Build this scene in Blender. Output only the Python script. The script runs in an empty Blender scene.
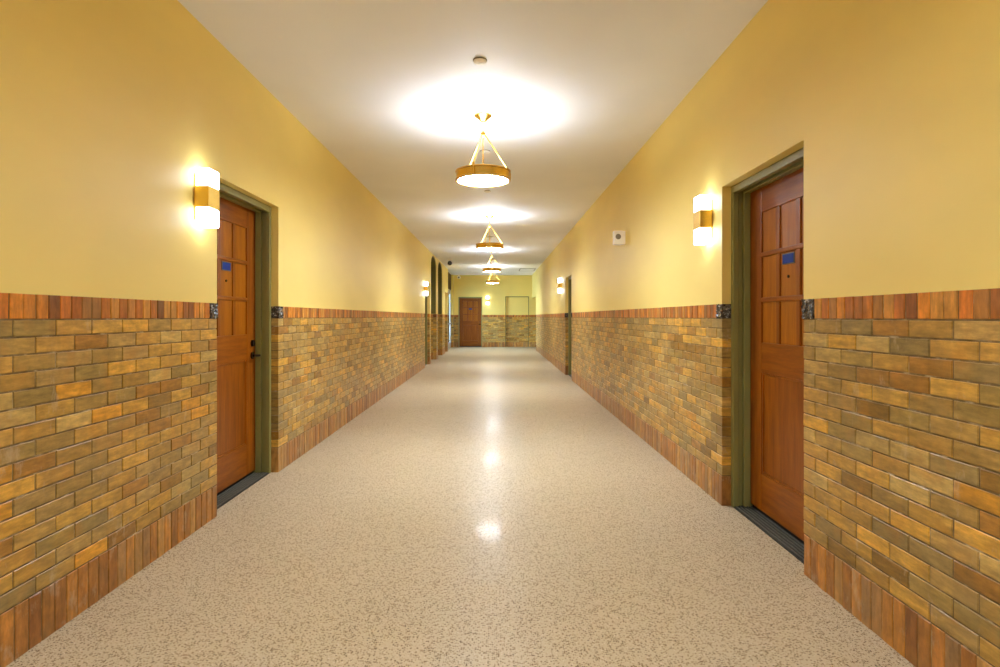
import bpy, bmesh, math, random
from mathutils import Vector, Matrix

# ------------------------------------------------------------------ camera, world, exposure
SC = bpy.context.scene
COL = SC.collection
PX = 575.0            # focal length in pixels for a 1000 px wide frame
CH = 1.30             # camera height
cam_data = bpy.data.cameras.new('camera')
cam_data.sensor_fit = 'HORIZONTAL'
cam_data.sensor_width = 36.0
cam_data.lens = PX * 36.0 / 1000.0
cam_data.shift_x = 0.004
cam_data.shift_y = -0.0165
cam_data.clip_start = 0.02
cam = bpy.data.objects.new('camera', cam_data)
COL.objects.link(cam)
cam.location = (0, 0, CH)
cam.rotation_euler = (math.radians(90), 0, 0)
SC.camera = cam

world = bpy.data.worlds.new('world')
SC.world = world
world.use_nodes = True
bg = world.node_tree.nodes['Background']
bg.inputs['Color'].default_value = (0.50, 0.75, 1.0, 1)     # overcast daylight outside the glazed exit
bg.inputs['Strength'].default_value = 2.4

SC.view_settings.view_transform = 'Standard'
SC.view_settings.look = 'None'
SC.view_settings.gamma = 1.0
SC.view_settings.use_curve_mapping = False
SC.view_settings.exposure = 2.98
SC.cycles.diffuse_bounces = 8
SC.cycles.max_bounces = 14

PENDANT_DOWN = 15.5
PENDANT_UP = 5.4
SCONCE_POWER = 1.4
LIGHT_TINT = (0.88, 1.0, 1.16)

random.seed(7)

# ------------------------------------------------------------------ dimensions (metres)
WL, WR = 1.82, 1.555          # wall faces, left and right of the camera
CEIL = 3.11
Y0, Y1 = -8.0, 24.9           # back and far wall
T = 0.50                      # wall thickness
BASE_H = 0.203                # soldier course
COURSE = 0.0677
NC = 16
BED = 0.207 + NC * COURSE     # underside of the cap course
CAP_H = 0.097
WAIN = BED + CAP_H            # top of the wainscot
BL = 0.211                    # brick + joint
SOL = 0.0655                  # soldier + joint
JOINT = 0.007

# ------------------------------------------------------------------ material helpers
def lin(c):
    c = c / 255.0
    return c / 12.92 if c <= 0.04045 else ((c + 0.055) / 1.055) ** 2.4

def rgb(r, g, b):
    return (lin(r), lin(g), lin(b), 1.0)

class NT:
    def __init__(self, name):
        self.m = bpy.data.materials.new(name)
        self.m.use_nodes = True
        self.t = self.m.node_tree
        self.b = self.t.nodes['Principled BSDF']
        self.out = self.t.nodes['Material Output']

    def n(self, kind, **kw):
        nd = self.t.nodes.new(kind)
        for k, v in kw.items():
            setattr(nd, k, v)
        return nd

    def l(self, a, b):
        self.t.links.new(a, b)

    def pos(self, scale=(1, 1, 1)):
        g = self.n('ShaderNodeNewGeometry')
        mp = self.n('ShaderNodeMapping')
        mp.inputs['Scale'].default_value = scale
        self.l(g.outputs['Position'], mp.inputs['Vector'])
        return mp.outputs['Vector']

    def noise(self, vec, scale, detail=3, rough=0.5):
        nd = self.n('ShaderNodeTexNoise')
        nd.inputs['Scale'].default_value = scale
        nd.inputs['Detail'].default_value = detail
        nd.inputs['Roughness'].default_value = rough
        self.l(vec, nd.inputs['Vector'])
        return nd.outputs['Fac']

    def ramp(self, fac, stops, interp='LINEAR'):
        r = self.n('ShaderNodeValToRGB')
        r.color_ramp.interpolation = interp
        el = r.color_ramp.elements
        while len(el) > 1:
            el.remove(el[-1])
        el[0].position, el[0].color = stops[0]
        for p, c in stops[1:]:
            e = el.new(p)
            e.color = c
        self.l(fac, r.inputs['Fac'])
        return r.outputs['Color']

    def mix(self, a, b, fac, mode='MIX'):
        mx = self.n('ShaderNodeMix', data_type='RGBA', blend_type=mode)
        for sock, v in ((mx.inputs[0], fac), (mx.inputs[6], a), (mx.inputs[7], b)):
            if hasattr(v, 'links'):
                self.l(v, sock)
            else:
                sock.default_value = v
        return mx.outputs[2]

    def bump(self, h, strength=0.2, dist=0.002):
        bp = self.n('ShaderNodeBump')
        bp.inputs['Strength'].default_value = strength
        bp.inputs['Distance'].default_value = dist
        self.l(h, bp.inputs['Height'])
        self.l(bp.outputs['Normal'], self.b.inputs['Normal'])

    def set(self, **kw):
        names = dict(color='Base Color', rough='Roughness', metal='Metallic', spec='Specular IOR Level',
                     coat='Coat Weight', coat_rough='Coat Roughness')
        for k, v in kw.items():
            s = self.b.inputs[names[k]]
            if hasattr(v, 'links'):
                self.l(v, s)
            else:
                s.default_value = v
        return self

def grey(v):
    return (v, v, v, 1)

M = {}
def plain(name, c, rough=0.5, metal=0.0, spec=0.5, var=0.08, scale=30):
    t = NT(name)
    f = t.noise(t.pos(), scale, 3)
    c1 = tuple(x * (1 - var) for x in c[:3]) + (1,)
    c2 = tuple(min(1, x * (1 + var)) for x in c[:3]) + (1,)
    t.set(color=t.ramp(f, [(0.3, c1), (0.7, c2)]), rough=rough, metal=metal, spec=spec)
    M[name] = t.m
    return t

# painted plaster
def plaster(name, base, rough, bump):
    t = NT(name)
    a = t.noise(t.pos((0.6, 0.6, 1.6)), 1.3, 4)
    c1 = tuple(x * 0.95 for x in base[:3]) + (1,)
    c2 = tuple(min(1, x * 1.03) for x in base[:3]) + (1,)
    t.set(color=t.ramp(a, [(0.3, c1), (0.7, c2)]), rough=rough, spec=0.4)
    w = t.noise(t.pos((1, 1, 3.0)), 4.0, 3)
    t.bump(w, bump, 0.004)
    M[name] = t.m
plaster('yellow_plaster', rgb(240, 214, 122), 0.50, 0.08)
plaster('ceiling_paint', rgb(234, 235, 238), 0.6, 0.05)

# terrazzo
def terrazzo():
    t = NT('terrazzo')
    v = t.pos()
    big = t.noise(v, 0.9, 3)
    base = t.ramp(big, [(0.3, rgb(196, 179, 147)), (0.7, rgb(202, 185, 154))])
    def chips(scale, lo, hi, cols):
        vo = t.n('ShaderNodeTexVoronoi', feature='F1')
        vo.inputs['Scale'].default_value = scale
        t.l(v, vo.inputs['Vector'])
        sep = t.n('ShaderNodeSeparateColor')
        t.l(vo.outputs['Color'], sep.inputs['Color'])
        pick = t.ramp(sep.outputs['Red'], [(0.0, grey(1)), (lo, grey(1)), (lo + 0.01, grey(0))], 'CONSTANT')
        shape = t.ramp(vo.outputs['Distance'], [(0.0, grey(1)), (hi, grey(1)), (hi + 0.08, grey(0))])
        mask = t.mix(pick, shape, 1.0, 'MULTIPLY')
        colr = t.ramp(sep.outputs['Green'], cols)
        return mask, colr
    m1, c1 = chips(125, 0.42, 0.42, [(0, rgb(108, 86, 58)), (0.4, rgb(136, 110, 78)), (0.8, rgb(158, 136, 104)), (1, rgb(98, 82, 62))])
    m2, c2 = chips(190, 0.40, 0.40, [(0, rgb(226, 212, 186)), (0.5, rgb(186, 160, 124)), (1, rgb(140, 116, 86))])
    c = t.mix(base, c2, m2)
    c = t.mix(c, c1, m1)
    r = t.noise(t.pos(), 2.2, 3)
    rr = t.ramp(r, [(0.3, grey(0.34)), (0.7, grey(0.38))])
    t.set(color=c, rough=rr, spec=0.06, coat=0.05, coat_rough=0.09)
    M['terrazzo'] = t.m
terrazzo()

# bricks: the colour of each brick comes from the object (single bricks) or a mesh attribute (joined bricks)
def brick_mat(name, use_attr, stretch, worn):
    t = NT(name)
    if use_attr:
        a = t.n('ShaderNodeAttribute')
        a.attribute_name = 'brick_colour'
        col = a.outputs['Color']
    else:
        col = t.n('ShaderNodeObjectInfo').outputs['Color']
    f1 = t.noise(t.pos(stretch), 11.0, 5, 0.62)
    f2 = t.noise(t.pos(), 26.0, 3, 0.6)
    f3 = t.noise(t.pos(), 5.0, 2)
    c = t.mix(col, t.ramp(f1, [(0.28, grey(0.72)), (0.5, grey(1.1)), (0.74, grey(1.6))]), 1.0, 'MULTIPLY')
    c = t.mix(c, t.ramp(f2, [(0.25, grey(0.88)), (0.55, grey(1.1)), (0.8, grey(1.25))]), 1.0, 'MULTIPLY')
    blot = t.ramp(f3, [(0.52, grey(0)), (0.70, grey(0.28))])
    c = t.mix(c, rgb(142, 120, 80), blot)
    f4 = t.noise(t.pos(), 7.5, 3)
    c = t.mix(c, rgb(206, 140, 48), t.ramp(f4, [(0.55, grey(0)), (0.72, grey(0.30))]))
    # lime scuffs and mortar smears with shapes of their own
    sm = t.noise(t.pos((1, 1, 0.5)), 9.0, 6, 0.7)
    scuff = t.ramp(sm, [(worn, grey(0)), (worn + 0.10, grey(0.55))])
    c = t.mix(c, rgb(196, 172, 140), scuff)
    rg = t.ramp(f2, [(0.3, grey(0.28)), (0.7, grey(0.44))])
    t.set(color=c, rough=rg, spec=0.45)
    t.bump(f1, 0.25, 0.003)
    M[name] = t.m
for nm, st, wn in (('brick', (0.9, 0.9, 4.0), 0.60), ('cap_brick', (3.5, 3.5, 0.8), 0.72), ('base_brick', (3.0, 3.0, 0.9), 0.57)):
    brick_mat(nm, False, st, wn)
    brick_mat(nm + '_joined', True, st, wn)

def mortar():
    t = NT('mortar')
    f = t.noise(t.pos(), 14.0, 4)
    t.set(color=t.ramp(f, [(0.3, rgb(104, 86, 56)), (0.55, rgb(138, 118, 84)), (0.72, rgb(200, 182, 148))]), rough=0.9, spec=0.2)
    t.bump(t.noise(t.pos(), 150, 2), 0.3, 0.002)
    M['mortar'] = t.m
mortar()

def wood(name, st, dark, mid, light, rough=0.34):
    t = NT(name)
    d = t.noise(t.pos(st), 5.0, 5, 0.6)
    g = t.noise(t.pos(tuple(s * 3 for s in st)), 14.0, 3, 0.6)
    c = t.ramp(d, [(0.28, dark), (0.5, mid), (0.74, light)])
    c = t.mix(c, t.ramp(g, [(0.3, grey(0.82)), (0.6, grey(1.0)), (0.8, grey(1.1))]), 1.0, 'MULTIPLY')
    t.set(color=c, rough=rough, spec=0.35)
    t.bump(g, 0.05, 0.001)
    M[name] = t.m
W3 = (rgb(120, 59, 3), rgb(144, 76, 5), rgb(164, 94, 10))
wood('wood_vertical', (5, 5, 0.35), *W3)
wood('wood_horizontal', (0.5, 0.5, 6), *W3)
wood('panel_wood', (4, 4, 0.3), rgb(146, 78, 4), rgb(166, 95, 7), rgb(182, 111, 15))
wood('dark_wood', (4, 4, 0.4), rgb(40, 8, 6), rgb(52, 12, 8), rgb(62, 18, 10), 0.45)

plain('green_paint', rgb(138, 134, 76), 0.38, var=0.05, scale=6)
plain('dark_green_paint', rgb(104, 98, 44), 0.45, var=0.05, scale=6)
plain('bronze', rgb(48, 36, 28), 0.35, 0.9)
plain('steel', rgb(170, 165, 155), 0.3, 1.0)
plain('black_rubber', rgb(14, 13, 12), 0.6)  # darkness of the gap under the doors, as a colour
plain('threshold_metal', rgb(54, 53, 46), 0.5, 0.2, var=0.25, scale=60)
plain('rib_metal', rgb(104, 105, 96), 0.4, 0.3, var=0.2, scale=60)
plain('brass', rgb(238, 196, 96), 0.26, 1.0, var=0.06, scale=8)
plain('brass_dark', rgb(190, 146, 66), 0.32, 1.0, var=0.08, scale=8)
plain('white_plastic', rgb(246, 243, 236), 0.45, var=0.02)
plain('grey_plastic', rgb(128, 122, 110), 0.5, var=0.1)
plain('blue_plate', rgb(14, 48, 132), 0.55, spec=0.2, var=0.15, scale=40)
plain('plate_edge', rgb(112, 110, 104), 0.4, 0.4)
plain('white_metal', rgb(206, 214, 218), 0.4, var=0.03)
plain('camera_black', rgb(16, 16, 18), 0.2)
plain('concrete', rgb(176, 178, 178), 0.8, var=0.1, scale=3)

def shiny_stone():
    t = NT('mottled_stone')
    f = t.noise(t.pos(), 38.0, 5, 0.65)
    t.set(color=t.ramp(f, [(0.38, rgb(26, 22, 18)), (0.48, rgb(88, 78, 66)), (0.56, rgb(60, 52, 44)), (0.66, rgb(206, 196, 182))]), rough=0.25, spec=0.6)
    t.bump(f, 0.6, 0.006)
    M['mottled_stone'] = t.m
shiny_stone()

def emit(name, c, power):
    t = NT(name)
    f = t.noise(t.pos(), 4.0, 2)
    c1 = tuple(x * 0.98 for x in c) + (1,)
    t.set(color=(0.9, 0.88, 0.84, 1), rough=0.4)
    t.l(t.ramp(f, [(0.3, c1), (0.7, tuple(c) + (1,))]), t.b.inputs['Emission Color'])
    t.b.inputs['Emission Strength'].default_value = power
    M[name] = t.m
emit('pendant_glow', LIGHT_TINT, PENDANT_DOWN)
emit('pendant_uplight', LIGHT_TINT, PENDANT_UP)
emit('sconce_glow', LIGHT_TINT, SCONCE_POWER)

def glass():
    t = NT('pane_glass')
    tr = t.n('ShaderNodeBsdfTransparent')
    gl = t.n('ShaderNodeBsdfGlossy')
    gl.inputs['Roughness'].default_value = 0.02
    fr = t.n('ShaderNodeFresnel')
    fr.inputs['IOR'].default_value = 1.45
    mx = t.n('ShaderNodeMixShader')
    t.l(fr.outputs['Fac'], mx.inputs['Fac'])
    t.l(tr.outputs['BSDF'], mx.inputs[1])
    t.l(gl.outputs['BSDF'], mx.inputs[2])
    t.l(mx.outputs['Shader'], t.out.inputs['Surface'])
    M['pane_glass'] = t.m
glass()

# ------------------------------------------------------------------ mesh helpers
def bm_box(bm, a, b):
    x0, y0, z0 = a
    x1, y1, z1 = b
    v = [bm.verts.new(p) for p in ((x0, y0, z0), (x1, y0, z0), (x1, y1, z0), (x0, y1, z0),
                                   (x0, y0, z1), (x1, y0, z1), (x1, y1, z1), (x0, y1, z1))]
    return [bm.faces.new([v[i] for i in q]) for q in
            ((0, 3, 2, 1), (4, 5, 6, 7), (0, 1, 5, 4), (1, 2, 6, 5), (2, 3, 7, 6), (3, 0, 4, 7))]

def bm_tube(bm, p, q, r, seg=10, r2=None):
    p, q = Vector(p), Vector(q)
    r2 = r if r2 is None else r2
    d = (q - p).normalized()
    a = d.orthogonal().normalized()
    b = d.cross(a)
    r0, r1 = [], []
    for i in range(seg):
        t = 2 * math.pi * i / seg
        o = a * math.cos(t) + b * math.sin(t)
        r0.append(bm.verts.new(p + o * r))
        r1.append(bm.verts.new(q + o * r2))
    for i in range(seg):
        j = (i + 1) % seg
        bm.faces.new((r0[i], r0[j], r1[j], r1[i]))
    bm.faces.new(r0[::-1])
    bm.faces.new(r1)

def bm_lathe(bm, prof, seg=40, close=False):
    rings = []
    for r, z in prof:
        if r < 1e-6:
            rings.append([bm.verts.new((0, 0, z))])
        else:
            rings.append([bm.verts.new((r * math.cos(2 * math.pi * i / seg), r * math.sin(2 * math.pi * i / seg), z)) for i in range(seg)])
    pairs = list(zip(rings, rings[1:]))
    if close:
        pairs.append((rings[-1], rings[0]))
    for A, B in pairs:
        for i in range(seg):
            j = (i + 1) % seg
            if len(A) == 1 and len(B) == 1:
                continue
            if len(A) == 1:
                bm.faces.new((A[0], B[j], B[i]))
            elif len(B) == 1:
                bm.faces.new((A[i], A[j], B[0]))
            else:
                bm.faces.new((A[i], A[j], B[j], B[i]))

def link(name, mesh, parent=None):
    o = bpy.data.objects.new(name, mesh)
    COL.objects.link(o)
    if parent is not None:
        o.parent = parent
    return o

def obj(name, bm, mat, parent=None, smooth=False, bevel=0.0, seg=2):
    if bevel > 0:
        bmesh.ops.bevel(bm, geom=list(bm.edges), offset=bevel, segments=seg, affect='EDGES', profile=0.6)
    bmesh.ops.recalc_face_normals(bm, faces=bm.faces)
    me = bpy.data.meshes.new(name)
    bm.to_mesh(me)
    bm.free()
    me.materials.append(M[mat])
    if smooth:
        me.polygons.foreach_set('use_smooth', [True] * len(me.polygons))
        try:
            me.set_sharp_from_angle(angle=math.radians(40))
        except Exception:
            pass
    return link(name, me, parent)

def box_obj(name, a, b, mat, parent=None, bevel=0.0, seg=2):
    bm = bmesh.new()
    bm_box(bm, a, b)
    return obj(name, bm, mat, parent, bevel=bevel, seg=seg)

def tag(o, label, cat=None, group=None, kind=None):
    o['label'] = label
    if cat:
        o['category'] = cat
    if group:
        o['group'] = group
    if kind:
        o['kind'] = kind
    return o

def empty(name, loc=(0, 0, 0), rz=0.0):
    o = bpy.data.objects.new(name, None)
    o.empty_display_size = 0.1
    COL.objects.link(o)
    o.location = loc
    o.rotation_euler = (0, 0, rz)
    return o

def copy_tree(o, parent=None):
    c = o.copy()
    COL.objects.link(c)
    c.parent = parent
    for ch in list(o.children):
        copy_tree(ch, c)
    return c

# ------------------------------------------------------------------ openings: (start, end, top, kind)
L_OPEN = [(3.751, 4.809, 2.22, 'door'), (14.74, 15.80, 2.20, 'door'), (16.10, 17.58, 3.09, 'arch'),
          (18.04, 19.52, 3.09, 'arch'), (20.52, 21.58, 2.20, 'deep'), (21.80, 24.62, CEIL, 'exit')]
R_OPEN = [(2.907, 3.956, 2.195, 'door'), (11.86, 12.89, 2.18, 'door'), (22.40, 24.90, 2.12, 'passage')]
F_OPEN = [(-1.63, -0.60, 2.17, 'door'), (0.407, 1.425, 2.19, 'blind')]

# ------------------------------------------------------------------ floor and ceiling
bm = bmesh.new()
bm_box(bm, (-2.40, Y0 - 0.3, -0.12), (2.20, Y1 + 0.6, 0))
bm_box(bm, (-4.1, 15.6, -0.12), (-2.40, 20.1, 0))
bm_box(bm, (2.20, 22.0, -0.12), (3.7, Y1 + 0.3, 0))
tag(obj('floor', bm, 'terrazzo'), 'polished beige speckled terrazzo corridor floor', 'floor', kind='structure')
bm = bmesh.new()
bm_box(bm, (-2.40, Y0 - 0.3, CEIL), (2.20, Y1 + 0.6, CEIL + 0.12))
bm_box(bm, (-4.1, 15.6, CEIL), (-2.40, 20.1, CEIL + 0.12))
bm_box(bm, (2.20, 22.0, CEIL), (3.7, Y1 + 0.3, CEIL + 0.12))
tag(obj('ceiling', bm, 'ceiling_paint'), 'smooth off-white corridor ceiling', 'ceiling', kind='structure')
box_obj('ground', (-9, 18, -0.14), (-2.42, 29, -0.02), 'concrete')
tag(bpy.data.objects['ground'], 'pale concrete ground outside the glazed exit', 'ground', kind='structure')

# ------------------------------------------------------------------ walls: plaster above, mortar core below
def frame_to(axis):
    """maps wall coordinates (u along, d into the wall, z) to the world for a wall"""
    if axis == 'L':
        return lambda u, d, z: (-WL - d, u, z)
    if axis == 'R':
        return lambda u, d, z: (WR + d, u, z)
    if axis == 'F':
        return lambda u, d, z: (u, Y1 + d, z)
    return lambda u, d, z: (u, Y0 - d, z)

def wbox(bm, f, u0, u1, d0, d1, z0, z1):
    p, q = f(u0, d0, z0), f(u1, d1, z1)
    a = tuple(min(x, y) for x, y in zip(p, q))
    b = tuple(max(x, y) for x, y in zip(p, q))
    bm_box(bm, a, b)

RISE = 0.32
def arch_header(bm, f, u0, u1, apex, zlo, seg=20):
    r = (u1 - u0) / 2
    uc = (u0 + u1) / 2
    zs = apex - RISE
    for i in range(seg):
        a0 = math.pi - math.pi * i / seg
        a1 = math.pi - math.pi * (i + 1) / seg
        p0 = (uc + r * math.cos(a0), zs + RISE * math.sin(a0))
        p1 = (uc + r * math.cos(a1), zs + RISE * math.sin(a1))
        c = []
        for d in (0, T):
            for (u, z) in (p0, p1, (p1[0], CEIL), (p0[0], CEIL)):
                c.append(bm.verts.new(f(u, d, z)))
        for q in ((0, 1, 2, 3), (4, 7, 6, 5), (0, 4, 5, 1), (1, 5, 6, 2), (2, 6, 7, 3), (3, 7, 4, 0)):
            bm.faces.new([c[k] for k in q])

def segments(u0, u1, openings):
    out, s = [], u0
    for o in openings:
        if o[0] > s + 1e-4:
            out.append((s, o[0]))
        s = o[1]
    if s < u1 - 1e-4:
        out.append((s, u1))
    return out

def build_wall(name, label, axis, u0, u1, openings):
    f = frame_to(axis)
    up, core = bmesh.new(), bmesh.new()
    for a, b in segments(u0, u1, openings):
        wbox(up, f, a, b, 0, T, WAIN + 0.002, CEIL)
        e0 = 0.0 if a == u0 else 0.006
        e1 = 0.0 if b == u1 else 0.006
        wbox(core, f, a + e0, b - e1, 0.0038, T, 0, WAIN + 0.002)
    for (a, b, top, kind) in openings:
        if kind == 'arch':
            arch_header(up, f, a, b, top, 0)
        elif kind == 'blind':
            wbox(up, f, a, b, 0, T, top, CEIL)
            wbox(up, f, a, b, 0.055, T, WAIN - 0.004, top)
            wbox(core, f, a, b, 0.060, T, 0, WAIN - 0.004)
        elif kind == 'exit':
            pass
        else:
            wbox(up, f, a, b, 0, T, top, CEIL)
            if kind in ('door', 'deep'):
                wbox(up, f, a - 0.05, b + 0.05, T, T + 0.05, 0, CEIL)  # unseen slab added behind the door to keep outside light from leaking in
    w = obj(name, up, 'yellow_plaster')
    tag(w, label, 'wall', kind='structure')
    obj('mortar_bed', core, 'mortar', w)
    return w

wall_left = build_wall('wall_left', 'left corridor wall, yellow plaster above tan brick wainscot', 'L', Y0, Y1, L_OPEN)
wall_right = build_wall('wall_right', 'right corridor wall, yellow plaster above tan brick wainscot', 'R', Y0, Y1, R_OPEN)
wall_far = build_wall('wall_far', 'far end wall, yellow plaster above brick wainscot', 'F', -2.40, 3.7, F_OPEN)
wall_back = build_wall('wall_back', 'end wall behind the viewer, plaster over brick', 'B', -2.4, 2.2, [])

# rooms behind the arches and the passage on the right
bm = bmesh.new()
bm_box(bm, (-4.1, 15.6, 0), (-4.0, 20.1, CEIL))
bm_box(bm, (-4.1, 15.5, 0), (-WL - T, 15.62, CEIL))
bm_box(bm, (-4.1, 20.0, 0), (-WL - T, 20.1, CEIL))
tag(obj('wall_alcove', bm, 'yellow_plaster'), 'plain plaster walls of the dim alcove behind the arches', 'wall', kind='structure')
bm = bmesh.new()
bm_box(bm, (3.6, 22.0, 0), (3.7, Y1 + 0.1, CEIL))
bm_box(bm, (WR + T, 22.3, 0), (3.7, 22.4, CEIL))
tag(obj('wall_passage', bm, 'yellow_plaster'), 'plain plaster walls of the side passage at right', 'wall', kind='structure')

# ------------------------------------------------------------------ bricks
PAL = {
    'brick': [((178, 136, 70), 6), ((190, 146, 72), 5), ((198, 150, 68), 3), ((164, 130, 74), 5), ((152, 124, 72), 3),
              ((200, 142, 52), 1), ((140, 104, 48), 2), ((186, 154, 98), 3), ((156, 110, 50), 2), ((150, 124, 80), 2), ((170, 136, 84), 4)],
    'cap_brick': [((186, 106, 36), 5), ((160, 90, 34), 4), ((200, 122, 40), 4), ((168, 110, 56), 3), ((122, 68, 28), 2),
                  ((188, 128, 58), 3), ((150, 98, 50), 2)],
    'base_brick': [((170, 106, 50), 5), ((156, 96, 46), 4), ((182, 116, 54), 4), ((166, 116, 74), 4), ((140, 84, 42), 2), ((184, 128, 72), 3)],
}
def pick(kind):
    cols = PAL[kind]
    c = random.choices([p[0] for p in cols], [p[1] for p in cols])[0]
    k = random.uniform(0.88, 1.02)
    g = {'brick': (1.0, 1.01, 0.90), 'cap_brick': (1.02, 1.03, 0.92), 'base_brick': (0.98, 1.05, 0.98)}[kind]
    return tuple(lin(min(255, x * k * y)) for x, y in zip(c, g)) + (1.0,)

ANG = {'L': math.pi / 2, 'R': -math.pi / 2, 'F': 0.0, 'B': math.pi}
BRICKS = {'wall_left': [], 'wall_right': [], 'wall_far': [], 'wall_back': []}

def add_brick(wall, kind, centre, rz, l, h, d, colour=None):
    BRICKS[wall].append((kind, Vector(centre), rz, round(l, 3), round(h, 3), round(d, 3), colour or pick(kind)))

def run(wall, face, rz, u0, u1, kinds_end=(True, True), skip_cap=(0.0, 0.0)):
    """lays the wainscot on a face. face(u, d, z) -> world; end flags say where a corner shows the brick's end"""
    L = u1 - u0
    if L < 0.03:
        return
    def depth(i0, i1):
        return 0.10 if (i0 and kinds_end[0]) or (i1 and kinds_end[1]) else 0.02
    # stretchers, running bond counted from the end nearest the viewer's opening (u1)
    for c in range(NC):
        zc = 0.207 + (c + 0.5) * COURSE
        cuts = [u1]
        first = BL if c % 2 == 0 else BL / 2
        u = u1 - first
        while u > u0 + 0.04:
            cuts.append(u)
            u -= BL
        cuts.append(u0)
        for k in range(len(cuts) - 1):
            b, a = cuts[k], cuts[k + 1]
            ja = 0 if k == len(cuts) - 2 else JOINT / 2
            jb = 0 if k == 0 else JOINT / 2
            l = (b - jb) - (a + ja)
            d = depth(k == len(cuts) - 2, k == 0)
            add_brick(wall, 'brick', face((a + ja + b - jb) / 2, random.uniform(-0.0015, 0.0012), zc), rz, l, COURSE - JOINT, d)
    for kind, z0, h, s0, s1 in (('base_brick', 0.0, BASE_H, u0, u1), ('cap_brick', BED + 0.003, CAP_H, u0 + skip_cap[0], u1 - skip_cap[1])):
        LL = s1 - s0
        if LL < 0.03:
            continue
        n = max(1, round(LL / (SOL if kind == 'base_brick' else 0.0625)))
        w = LL / n
        for k in range(n):
            uc = s0 + (k + 0.5) * w
            d = depth(k == 0 and s0 == u0, k == n - 1 and s1 == u1)
            add_brick(wall, kind, face(uc, random.uniform(-0.002, 0.0012), z0 + h / 2), rz, w - JOINT * 0.8, h, d)

def run_wall(wall, axis, u0, u1, openings):
    f = frame_to(axis)
    segs = segments(u0, u1, openings)
    byend = {o[0]: o for o in openings}
    bystart = {o[1]: o for o in openings}
    for a, b in segs:
        ca = 0.095 if a in bystart and bystart[a][3] == 'door' and axis in 'LR' and a < 15 else 0.0
        cb = 0.095 if b in byend and byend[b][3] == 'door' and axis in 'LR' and b < 15 else 0.0
        run(wall, f, ANG[axis], a, b, (a != u0, b != u1), (ca, cb))
run_wall('wall_left', 'L', Y0, Y1, L_OPEN)
run_wall('wall_right', 'R', Y0, Y1, R_OPEN)
run_wall('wall_far', 'F', -2.40, 3.7, F_OPEN)
run_wall('wall_back', 'B', -WL, WR, [])
# inside the blind doorway, and on the deep reveals
run('wall_far', lambda u, d, z: (u, Y1 + 0.055 + d, z), 0.0, 0.407, 1.425, (False, False))
for (a, b, top, kind) in L_OPEN:
    if kind in ('arch', 'deep', 'exit'):
        run('wall_left', lambda u, d, z, b=b: (u, b + d, z), 0.0, -WL - T, -WL - 0.106, (False, False))
        run('wall_left', lambda u, d, z, a=a: (u, a - d, z), math.pi, -WL - T, -WL - 0.106, (False, False))
run('wall_right', lambda u, d, z: (u, 22.40 - d, z), math.pi, WR + 0.106, WR + T, (False, False))

def brick_verts(l, h, d, rnd, c=0.0022):
    x, z = l / 2, h / 2
    c = min(c, x * 0.3)
    j = lambda: rnd.uniform(-0.0008, 0.0008)
    fr = [(-x + c + j(), j() * 0.8, -z + c + j()), (x - c + j(), j() * 0.8, -z + c + j()), (x - c + j(), j() * 0.8, z - c + j()), (-x + c + j(), j() * 0.8, z - c + j())]
    md = [(-x, c, -z), (x, c, -z), (x, c, z), (-x, c, z)]
    bk = [(-x, d, -z), (x, d, -z), (x, d, z), (-x, d, z)]
    faces = [(0, 1, 2, 3)]
    for i in range(4):
        k = (i + 1) % 4
        faces.append((4 + i, 4 + k, k, i))
        faces.append((8 + i, 8 + k, 4 + k, 4 + i))
    return fr + md + bk, faces

CACHE = {}
rnd = random.Random(3)
def brick_mesh(kind, l, h, d, variant):
    key = (kind, l, h, d, variant)
    if key not in CACHE:
        v, f = brick_verts(l, h, d, rnd)
        me = bpy.data.meshes.new(kind)
        me.from_pydata(v, [], f)
        me.materials.append(M[kind])
        CACHE[key] = me
    return CACHE[key]

def visible_size(p):
    """rough size of a brick in the picture; 0 when it is outside the frame"""
    if p.y < 0.3:
        return 0.0
    x = 496 + PX * p.x / p.y
    y = 317 - PX * (p.z - CH) / p.y
    if x < -25 or x > 1025 or y > 700:
        return 0.0
    return 1.0 / p.y

for wname, wobj in (('wall_left', wall_left), ('wall_right', wall_right), ('wall_far', wall_far), ('wall_back', wall_back)):
    for kind in ('brick', 'cap_brick', 'base_brick'):
        items = [b for b in BRICKS[wname] if b[0] == kind]
        items.sort(key=lambda b: -visible_size(b[1]))
        single = []
        if wname in ('wall_left', 'wall_right'):
            single = [b for b in items[:296] if visible_size(b[1]) > (1 / 7.0)]
        rest = items[len(single):]
        for i, (k, c, rz, l, h, d, colr) in enumerate(single):
            o = link(kind, brick_mesh(kind, l, h, d, i % 5), wobj)
            o.location = c
            o.rotation_euler = (0, 0, rz)
            o.color = colr
        if rest:
            V, F, C = [], [], []
            for (k, c, rz, l, h, d, colr) in rest:
                v, f = brick_verts(l, h, d, rnd)
                n0 = len(V)
                cs, sn = math.cos(rz), math.sin(rz)
                V += [(c.x + x * cs - y * sn, c.y + x * sn + y * cs, c.z + z) for x, y, z in v]
                F += [tuple(n0 + q for q in ff) for ff in f]
                C += [colr] * len(v)
            nm = {'brick': 'distant_bricks', 'cap_brick': 'distant_cap_bricks', 'base_brick': 'distant_base_bricks'}[kind]
            me = bpy.data.meshes.new(nm)
            me.from_pydata(V, [], F)
            at = me.color_attributes.new('brick_colour', 'FLOAT_COLOR', 'POINT')
            at.data.foreach_set('color', [x for c4 in C for x in c4])
            me.materials.append(M[kind + '_joined'])
            o = link(nm, me, wobj)
            o['kind'] = 'stuff'

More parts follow.
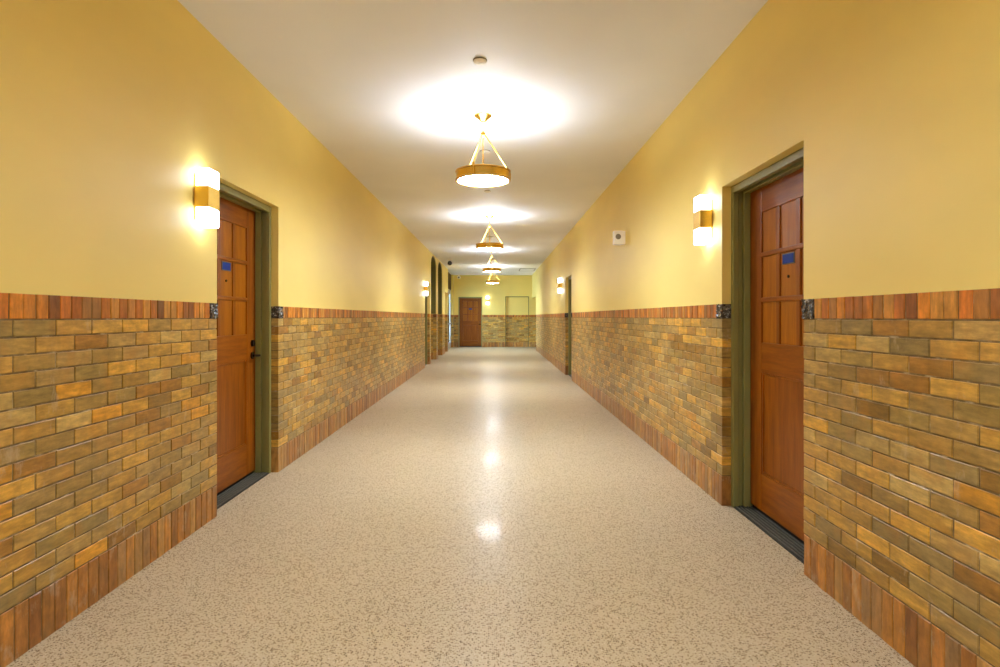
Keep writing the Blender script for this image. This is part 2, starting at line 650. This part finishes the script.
# mottled stone corner blocks at the cap course beside the near doors
def corner_block(wall, f, ua, ub):
    bm = bmesh.new()
    wbox(bm, f, min(ua, ub), max(ua, ub), -0.006, 0.075, BED + 0.002, WAIN + 0.001)
    bmesh.ops.subdivide_edges(bm, edges=list(bm.edges), cuts=7, use_grid_fill=True)
    rr = random.Random(int(abs(ua) * 1000))
    for v in bm.verts:
        v.co += Vector((rr.uniform(-1, 1), rr.uniform(-1, 1), rr.uniform(-0.6, 0.6))) * 0.005
    obj('corner_block', bm, 'mottled_stone', wall)
for wobj, ax, ops in ((wall_left, 'L', L_OPEN), (wall_right, 'R', R_OPEN)):
    f = frame_to(ax)
    for (a, b, top, kind) in ops:
        if kind == 'door' and a < 15:
            corner_block(wobj, f, a - 0.090, a + 0.002)
            if b < 15:
                corner_block(wobj, f, b - 0.002, b + 0.090)

# ------------------------------------------------------------------ doors
def make_door(name, label, loc, rz, width, top, inset=0.065, sign=True, dz=0.0, frame_mat='green_paint'):
    """local x along the wall, local y into the wall, z up"""
    D = empty(name, loc, rz)
    tag(D, label, 'door', kind='structure')
    ly = inset + 0.122                        # face of the leaf
    JT = 0.038
    fr = bmesh.new()
    steps = ((inset, inset + 0.040, JT), (inset + 0.040, inset + 0.075, JT - 0.020), (inset + 0.075, ly - 0.002, JT + 0.002), (ly - 0.002, T - 0.005, JT - 0.014))
    for (d0, d1, th) in steps:
        bm_box(fr, (0.0005, d0, 0), (th, d1, top - 0.0005))
        bm_box(fr, (width - th, d0, 0), (width - 0.0005, d1, top - 0.0005))
        bm_box(fr, (th, d0, top - th * 1.3), (width - th, d1, top - 0.0005))
    F = obj('door_frame', fr, frame_mat, D, bevel=0.006, seg=3)
    # leaf
    x0, x1 = JT - 0.008, width - JT + 0.008
    z0, z1 = 0.032, top - JT * 1.3 + 0.008
    Lw = x1 - x0
    th0, th1 = ly, ly + 0.045
    SW, MW = 0.160, 0.048
    rail_low, rail_mid0, rail_mid1 = 0.275, 0.938 + dz * 0.6, 1.133 + dz
    top0 = 1.985 + dz
    rows = 3
    MH = 0.032
    ph = (top0 - rail_mid1 - (rows - 1) * MH) / rows
    leaf = box_obj('leaf', (x0 + 0.004, th0 + 0.016, z0 + 0.004), (x1 - 0.004, th1, z1 - 0.004), 'wood_vertical', D)
    for xx in ((x0, x0 + SW), (x1 - SW, x1)):
        box_obj('stile', (xx[0], th0, z0), (xx[1], th0 + 0.02, z1), 'wood_vertical', leaf, bevel=0.003)
    for zz in ((z0, rail_low), (rail_mid0, rail_mid1), (top0, z1)):
        box_obj('rail', (x0 + SW, th0 + 0.0005, zz[0]), (x1 - SW, th0 + 0.02, zz[1]), 'wood_horizontal', leaf, bevel=0.003)
    inner0, inner1 = x0 + SW, x1 - SW
    cw = (inner1 - inner0 - 2 * MW) / 3
    for k in (1, 2):
        xa = inner0 + k * cw + (k - 1) * MW
        box_obj('mullion', (xa, th0 + 0.001, rail_mid1), (xa + MW, th0 + 0.02, top0), 'wood_vertical', leaf, bevel=0.007, seg=3)
    for k in (1, 2):
        za = rail_mid1 + k * ph + (k - 1) * MH
        box_obj('muntin', (inner0, th0 - 0.002, za), (inner1, th0 + 0.02, za + MH), 'wood_horizontal', leaf, bevel=0.008, seg=3)
    for cidx in range(3):
        for r in range(rows):
            xa = inner0 + cidx * (cw + MW)
            za = rail_mid1 + r * (ph + MH)
            box_obj('panel', (xa - 0.002, th0 + 0.011, za - 0.002), (xa + cw + 0.002, th0 + 0.018, za + ph + 0.002), 'panel_wood', leaf)
    box_obj('panel', (inner0 - 0.002, th0 + 0.012, rail_low - 0.002), (inner1 + 0.002, th0 + 0.018, rail_mid0 + 0.002), 'wood_vertical', leaf)
    for (a, b) in (((inner0, rail_low), (inner0 + 0.014, rail_mid0)), ((inner1 - 0.014, rail_low), (inner1, rail_mid0)),
                   ((inner0 + 0.014, rail_low), (inner1 - 0.014, rail_low + 0.014)), ((inner0 + 0.014, rail_mid0 - 0.014), (inner1 - 0.014, rail_mid0))):
        box_obj('moulding', (a[0], th0 + 0.004, a[1]), (b[0], th0 + 0.016, b[1]), 'wood_vertical', leaf, bevel=0.004)
    mx = inner0 + 1.5 * cw + MW
    if sign:
        zt = rail_mid1 + 2 * (ph + MH) - MH - 0.008
        s = box_obj('sign_plate', (mx - 0.070, th0 + 0.006, zt - 0.066), (mx + 0.070, th0 + 0.011, zt), 'plate_edge', leaf, bevel=0.0015)
        box_obj('sign_face', (mx - 0.063, th0 + 0.004, zt - 0.060), (mx + 0.063, th0 + 0.0062, zt - 0.006), 'blue_plate', leaf)
        bm = bmesh.new()
        bm_tube(bm, (mx, th0 + 0.004, zt - 0.14), (mx, th0 + 0.013, zt - 0.14), 0.009, 14)
        obj('peephole', bm, 'bronze', leaf, smooth=True)
    # lever handle and deadbolt
    hx = x1 - 0.066
    H = bmesh.new()
    bm_tube(H, (hx, th0 - 0.010, 0.985), (hx, th0 + 0.002, 0.985), 0.030, 20)
    bm_tube(H, (hx, th0 - 0.060, 0.985), (hx, th0 - 0.008, 0.985), 0.010, 12)
    bm_tube(H, (hx + 0.012, th0 - 0.056, 0.985), (hx - 0.10, th0 - 0.056, 0.988), 0.0095, 12, 0.007)
    obj('lever_handle', H, 'bronze', D, smooth=True)
    H = bmesh.new()
    bm_tube(H, (hx, th0 - 0.018, 1.085), (hx, th0 + 0.002, 1.085), 0.024, 20, 0.028)
    obj('deadbolt', H, 'bronze', D, smooth=True)
    # unlit gap under the leaf, put in as a black strip, and ribbed threshold
    box_obj('door_sweep', (x0 + 0.01, ly + 0.012, 0.010), (x1 - 0.01, ly + 0.030, z0 + 0.006), 'black_rubber', D)
    th = box_obj('threshold', (0.004, inset + 0.004, 0.0), (width - 0.004, T - 0.01, 0.008), 'threshold_metal', D, bevel=0.002)
    for k in range(5):
        d = inset + 0.018 + k * 0.024
        box_obj('threshold_rib', (JT + 0.002, d, 0.006), (width - JT - 0.002, d + 0.010, 0.0125), 'rib_metal', th, bevel=0.002)
    return D

for i, (ax, op, label, inset, sign) in enumerate((
        ('L', L_OPEN[0], 'brown wooden panelled door with bronze lever in the left wall, nearest', 0.058, True),
        ('R', R_OPEN[0], 'brown wooden panelled door in the right wall, beside the nearest brick pier', 0.060, True),
        ('L', L_OPEN[1], 'green-framed door recess in the left wall just before the arches', 0.065, True),
        ('R', R_OPEN[1], 'green-framed door recess far along the right wall', 0.065, True),
        ('L', L_OPEN[4], 'deep unframed door recess in the left wall past the arches', 0.28, False),
        ('F', F_OPEN[0], 'brown wooden panelled door facing the viewer in the far end wall', 0.05, True))):
    a, b, top, kind = op
    if ax == 'L':
        loc, rz = (-WL, a, 0), math.pi / 2
    elif ax == 'R':
        loc, rz = (WR, b, 0), -math.pi / 2
    else:
        loc, rz = (a, Y1, 0), 0.0
    make_door('door_%d' % (i + 1), label, loc, rz, b - a, top, inset, sign, 0.028 if i == 0 else 0.0)

# glazed exit at the far left with a dark timber panel above
E = empty('door_7', (-WL, 21.80, 0), math.pi / 2)
tag(E, 'white framed glazed exit doorway letting in daylight at far left', 'door', kind='structure')
ew = 24.62 - 21.80
bm = bmesh.new()
d0, d1 = 0.12, 0.19
for xa, xb in ((0.0, 0.07), (ew / 2 - 0.04, ew / 2 + 0.04), (ew - 0.07, ew)):
    bm_box(bm, (xa, d0, 0), (xb, d1, 2.45))
bm_box(bm, (0.07, d0, 2.37), (ew - 0.07, d1, 2.45))
obj('exit_frame', bm, 'white_metal', E, bevel=0.003)
for xa, xb in ((0.072, ew / 2 - 0.042), (ew / 2 + 0.042, ew - 0.072)):
    bm = bmesh.new()
    bm_box(bm, (xa, d0 + 0.01, 0.01), (xa + 0.09, d1 - 0.01, 2.365))
    bm_box(bm, (xb - 0.09, d0 + 0.01, 0.01), (xb, d1 - 0.01, 2.365))
    bm_box(bm, (xa + 0.09, d0 + 0.01, 2.27), (xb - 0.09, d1 - 0.01, 2.365))
    bm_box(bm, (xa + 0.09, d0 + 0.01, 0.01), (xb - 0.09, d1 - 0.01, 0.24))
    lf = obj('glazed_leaf', bm, 'white_metal', E, bevel=0.002)
    box_obj('pane', (xa + 0.088, d0 + 0.032, 0.238), (xb - 0.088, d0 + 0.038, 2.272), 'pane_glass', lf)
    box_obj('push_bar', (xa + 0.12, d0 - 0.05, 1.0), (xb - 0.12, d0 - 0.02, 1.05), 'steel', lf, bevel=0.005)
    for px in (xa + 0.14, xb - 0.16):
        box_obj('bar_bracket', (px, d0 - 0.03, 1.01), (px + 0.02, d0 + 0.012, 1.04), 'steel', lf)
bm = bmesh.new()
bm_box(bm, (0.0, d0 - 0.02, 2.45), (ew, d1 + 0.02, CEIL))
obj('overdoor_panel', bm, 'dark_wood', E, bevel=0.004)

# green arched linings of the two archways
def arch_lining(op, label, n):
    a, b, apex, _ = op
    r = (b - a) / 2
    uc = (a + b) / 2
    zs = apex - RISE
    th = 0.035
    out, inn = [], []
    pts = [(a, WAIN + 0.01)] + [(uc + r * math.cos(math.pi - math.pi * i / 24), zs + RISE * math.sin(math.pi - math.pi * i / 24)) for i in range(25)] + [(b, WAIN + 0.01)]
    bm = bmesh.new()
    rows = []
    for (u, z) in pts:
        du, dz = u - uc, max(0.0, z - zs)
        k = math.hypot(du, dz)
        iu, iz = (u - du / k * th, z - dz / k * th)
        rows.append([bm.verts.new((-WL - 0.02, u, z)), bm.verts.new((-WL - T + 0.02, u, z)),
                     bm.verts.new((-WL - T + 0.02, iu, iz)), bm.verts.new((-WL - 0.02, iu, iz))])
    for A, B in zip(rows, rows[1:]):
        for i in range(4):
            k = (i + 1) % 4
            bm.faces.new((A[i], A[k], B[k], B[i]))
    bm.faces.new(rows[0])
    bm.faces.new(rows[-1][::-1])
    o = obj('trim_%d' % n, bm, 'dark_green_paint')
    tag(o, label, 'arch lining', kind='structure')
arch_lining(L_OPEN[2], 'dark green lining of the nearer tall arch in the left wall', 1)
arch_lining(L_OPEN[3], 'dark green lining of the farther tall arch in the left wall', 2)

# thin dark trim round the blind doorway in the end wall
bm = bmesh.new()
a, b, top, _ = F_OPEN[1]
bm_box(bm, (a, Y1 - 0.004, 0), (a + 0.022, Y1 + 0.054, top))
bm_box(bm, (b - 0.022, Y1 - 0.004, 0), (b, Y1 + 0.054, top))
bm_box(bm, (a + 0.022, Y1 - 0.004, top - 0.03), (b - 0.022, Y1 + 0.054, top))
tag(obj('trim_3', bm, 'dark_green_paint'), 'thin dark trim outlining the blind doorway in the end wall', 'trim', kind='structure')

# ------------------------------------------------------------------ pendants
PY = [0.0, 5.15, 10.3, 15.45, 20.6, -5.15]
def make_pendant():
    P = empty('pendant_light')
    R = 0.242
    zt, zb = 2.605, 2.515
    bm = bmesh.new()
    bm_lathe(bm, [(0.0, CEIL), (0.080, CEIL), (0.080, CEIL - 0.012), (0.072, CEIL - 0.020), (0.050, CEIL - 0.034), (0.030, CEIL - 0.056), (0.014, CEIL - 0.064), (0.0, CEIL - 0.064)], 32)
    obj('canopy', bm, 'brass', P, smooth=True)
    bm = bmesh.new()
    bm_tube(bm, (0, 0, CEIL - 0.062), (0, 0, 2.955), 0.006)
    bm_tube(bm, (0, 0, 2.905), (0, 0, zb + 0.055), 0.005)
    obj('stem', bm, 'brass', P, smooth=True)
    bm = bmesh.new()
    bm_lathe(bm, [(0.0, 2.962), (0.014, 2.958), (0.024, 2.945), (0.020, 2.930), (0.026, 2.922), (0.014, 2.905), (0.0, 2.900)], 20)
    obj('hub', bm, 'brass', P, smooth=True)
    for deg in (12, 132, 252):
        a = math.radians(deg)
        c, s = math.cos(a), math.sin(a)
        bm = bmesh.new()
        bm_tube(bm, (0.016 * c, 0.016 * s, 2.935), ((R - 0.002) * c, (R - 0.002) * s, zt + 0.012), 0.0052)
        obj('rod', bm, 'brass', P, smooth=True)
        bm = bmesh.new()
        bm_tube(bm, ((R + 0.003) * c, (R + 0.003) * s, zb + 0.012), ((R + 0.003) * c, (R + 0.003) * s, zt + 0.022), 0.010, 10)
        obj('clip', bm, 'brass', P, smooth=True)
    bm = bmesh.new()
    bm_lathe(bm, [(R - 0.010, zb + 0.014), (R - 0.002, zb + 0.014), (R - 0.002, zt - 0.012), (R - 0.010, zt - 0.012)], 64, True)
    obj('ring_band', bm, 'brass', P, smooth=True)
    for (za, zc) in ((zb, zb + 0.015), (zt - 0.013, zt)):
        bm = bmesh.new()
        bm_lathe(bm, [(R - 0.014, za), (R + 0.004, za), (R + 0.007, (za + zc) / 2), (R + 0.004, zc), (R - 0.014, zc)], 64, True)
        obj('rim', bm, 'brass_dark', P, smooth=True)
    bm = bmesh.new()
    r0 = R - 0.016
    bm_lathe(bm, [(0.0, zb - 0.016), (r0 * 0.4, zb - 0.012), (r0 * 0.75, zb - 0.003), (r0 * 0.97, zb + 0.008), (r0, zb + 0.020), (r0 * 0.98, zb + 0.030), (0.0, zb + 0.034)], 64)
    obj('diffuser', bm, 'pendant_glow', P, smooth=True)
    bm = bmesh.new()
    bm_lathe(bm, [(0.0, zt - 0.030), (r0 * 0.97, zt - 0.028), (r0, zt - 0.020), (r0 * 0.9, zt - 0.012), (0.0, zt - 0.006)], 64)
    obj('upper_lens', bm, 'pendant_uplight', P, smooth=True)
    return P
pend = make_pendant()
plabels = ['brass ring pendant light directly above the viewer',
           'largest, nearest brass ring pendant light in view, with glowing white diffuser',
           'second nearest brass ring pendant light hanging from the ceiling',
           'third brass ring pendant light down the corridor',
           'farthest, smallest brass ring pendant light near the end wall',
           'brass ring pendant light behind the viewer']
for i, y in enumerate(PY):
    o = pend if i == 0 else copy_tree(pend)
    o.location = (-0.116, y, 0)
    tag(o, plabels[i], 'pendant light', 'brass pendant lights along the ceiling')

# ------------------------------------------------------------------ wall sconces
def make_sconce():
    """local x along the wall, local -y out of the wall, z up from the sconce centre"""
    S = empty('wall_sconce')
    w, p = 0.066, 0.092
    box_obj('back_plate', (-w + 0.008, -0.010, -0.14), (w - 0.008, 0.0, 0.14), 'brass_dark', S)
    box_obj('brass_band', (-w - 0.002, -p - 0.002, -0.064), (w + 0.002, -0.004, 0.064), 'brass', S, bevel=0.004)
    for s in (1, -1):
        a, b = sorted((s * 0.0645, s * 0.173))
        box_obj('glass_shade', (-w, -p, a), (w, -0.011, b), 'sconce_glow', S, bevel=0.006)
    return S
sc0 = make_sconce()
spots = [((-WL, 3.525, 2.027), math.pi / 2, 'lit brass and glass wall sconce left of the nearest left door'),
         ((WR, 4.190, 2.006), -math.pi / 2, 'lit brass and glass wall sconce beside the nearest right door'),
         ((-WL, 14.55, 2.015), math.pi / 2, 'small distant lit sconce on the left wall before the arches'),
         ((WR, 13.55, 2.040), -math.pi / 2, 'small distant lit sconce on the right wall past the strobe box'),
         ((-0.36, Y1, 2.02), 0.0, 'lit sconce on the far end wall beside the wooden door')]
for i, (loc, rz, lab) in enumerate(spots):
    o = sc0 if i == 0 else copy_tree(sc0)
    o.location = loc
    o.rotation_euler = (0, 0, rz)
    tag(o, lab, 'wall sconce', 'brass wall sconces')

# ------------------------------------------------------------------ small ceiling and wall devices
def detector(x, y, r, lab):
    D = empty('smoke_detector', (x, y, CEIL))
    bm = bmesh.new()
    bm_lathe(bm, [(0, 0), (r, 0), (r, -0.006), (r * 0.95, -0.008), (0, -0.008)], 28)
    obj('base', bm, 'grey_plastic', D, smooth=True)
    bm = bmesh.new()
    bm_lathe(bm, [(r * 0.94, -0.008), (r * 0.92, -0.014), (r * 0.75, -0.022), (r * 0.4, -0.026), (0, -0.026)], 28)
    obj('cover', bm, 'white_plastic', D, smooth=True)
    bm = bmesh.new()
    bm_lathe(bm, [(r * 0.30, -0.025), (r * 0.30, -0.030), (r * 0.2, -0.032), (0, -0.032)], 20)
    obj('sensor_cap', bm, 'white_plastic', D, smooth=True)
    tag(D, lab, 'smoke detector', 'round white ceiling detectors')
detector(-0.113, 4.05, 0.050, 'round white ceiling detector in front of the nearest pendant')
detector(-0.120, 6.27, 0.058, 'round ceiling detector seen between the rods of the nearest pendant')
detector(-0.122, 8.26, 0.045, 'small round ceiling detector seen just under the nearest pendant ring')
detector(-0.118, 13.0, 0.085, 'round ceiling detector seen between the rods of the second pendant')
detector(-0.130, 18.2, 0.090, 'round ceiling detector just in front of the farthest pendant')

# strobe and sounder box on the right wall
A = empty('alarm_sounder', (WR, 6.95, 2.255), -math.pi / 2)
tag(A, 'white square alarm sounder with round grey grille on the right wall', 'alarm')
box_obj('back_box', (-0.05, -0.03, -0.078), (0.045, 0.0, 0.078), 'white_plastic', A, bevel=0.004)
box_obj('housing', (-0.04, -0.138, -0.084), (0.040, -0.028, 0.084), 'white_plastic', A, bevel=0.012, seg=3)
bm = bmesh.new()
bm_tube(bm, (0.038, -0.085, 0.012), (0.047, -0.085, 0.012), 0.034, 24, 0.030)
obj('grille', bm, 'grey_plastic', A, smooth=True)

# security cameras
def camera_dome(loc, black, lab, s=1.0):
    D = empty('security_camera', loc)
    tag(D, lab, 'security camera')
    bm = bmesh.new()
    bm_lathe(bm, [(0, 0), (0.075 * s, 0), (0.075 * s, -0.03 * s), (0.05 * s, -0.05 * s), (0, -0.05 * s)], 24)
    obj('mount', bm, 'white_plastic', D, smooth=True)
    bm = bmesh.new()
    bm_tube(bm, (0, 0, -0.045 * s), (0, 0, -0.10 * s), 0.018 * s)
    obj('neck', bm, 'white_plastic', D, smooth=True)
    bm = bmesh.new()
    bmesh.ops.create_uvsphere(bm, u_segments=18, v_segments=12, radius=0.072 * s)
    bmesh.ops.translate(bm, verts=bm.verts, vec=(0, 0, -0.135 * s))
    b = obj('camera_ball', bm, 'camera_black' if black else 'white_plastic', D, smooth=True)
    bm = bmesh.new()
    bm_tube(bm, (0, -0.055 * s, -0.145 * s), (0, -0.082 * s, -0.15 * s), 0.03 * s, 14)
    obj('lens', bm, 'camera_black', D, smooth=True)
camera_dome((-1.44, 17.9, CEIL), True, 'black ball security camera on the ceiling beside the arches')
camera_dome((-1.56, 24.2, CEIL), False, 'white security camera on the ceiling before the end wall')

# ceiling hatch at the far right
Hh = empty('ceiling_hatch', (1.19, 22.0, CEIL))
tag(Hh, 'flat access hatch in the ceiling at the far right end', 'hatch')
bm = bmesh.new()
for a, b in (((-0.30, -0.55, -0.012), (0.30, -0.52, 0)), ((-0.30, 0.52, -0.012), (0.30, 0.55, 0)), ((-0.30, -0.52, -0.012), (-0.27, 0.52, 0)), ((0.27, -0.52, -0.012), (0.30, 0.52, 0))):
    bm_box(bm, a, b)
obj('hatch_frame', bm, 'grey_plastic', Hh)
box_obj('hatch_panel', (-0.268, -0.518, -0.008), (0.268, 0.518, 0), 'ceiling_paint', Hh)
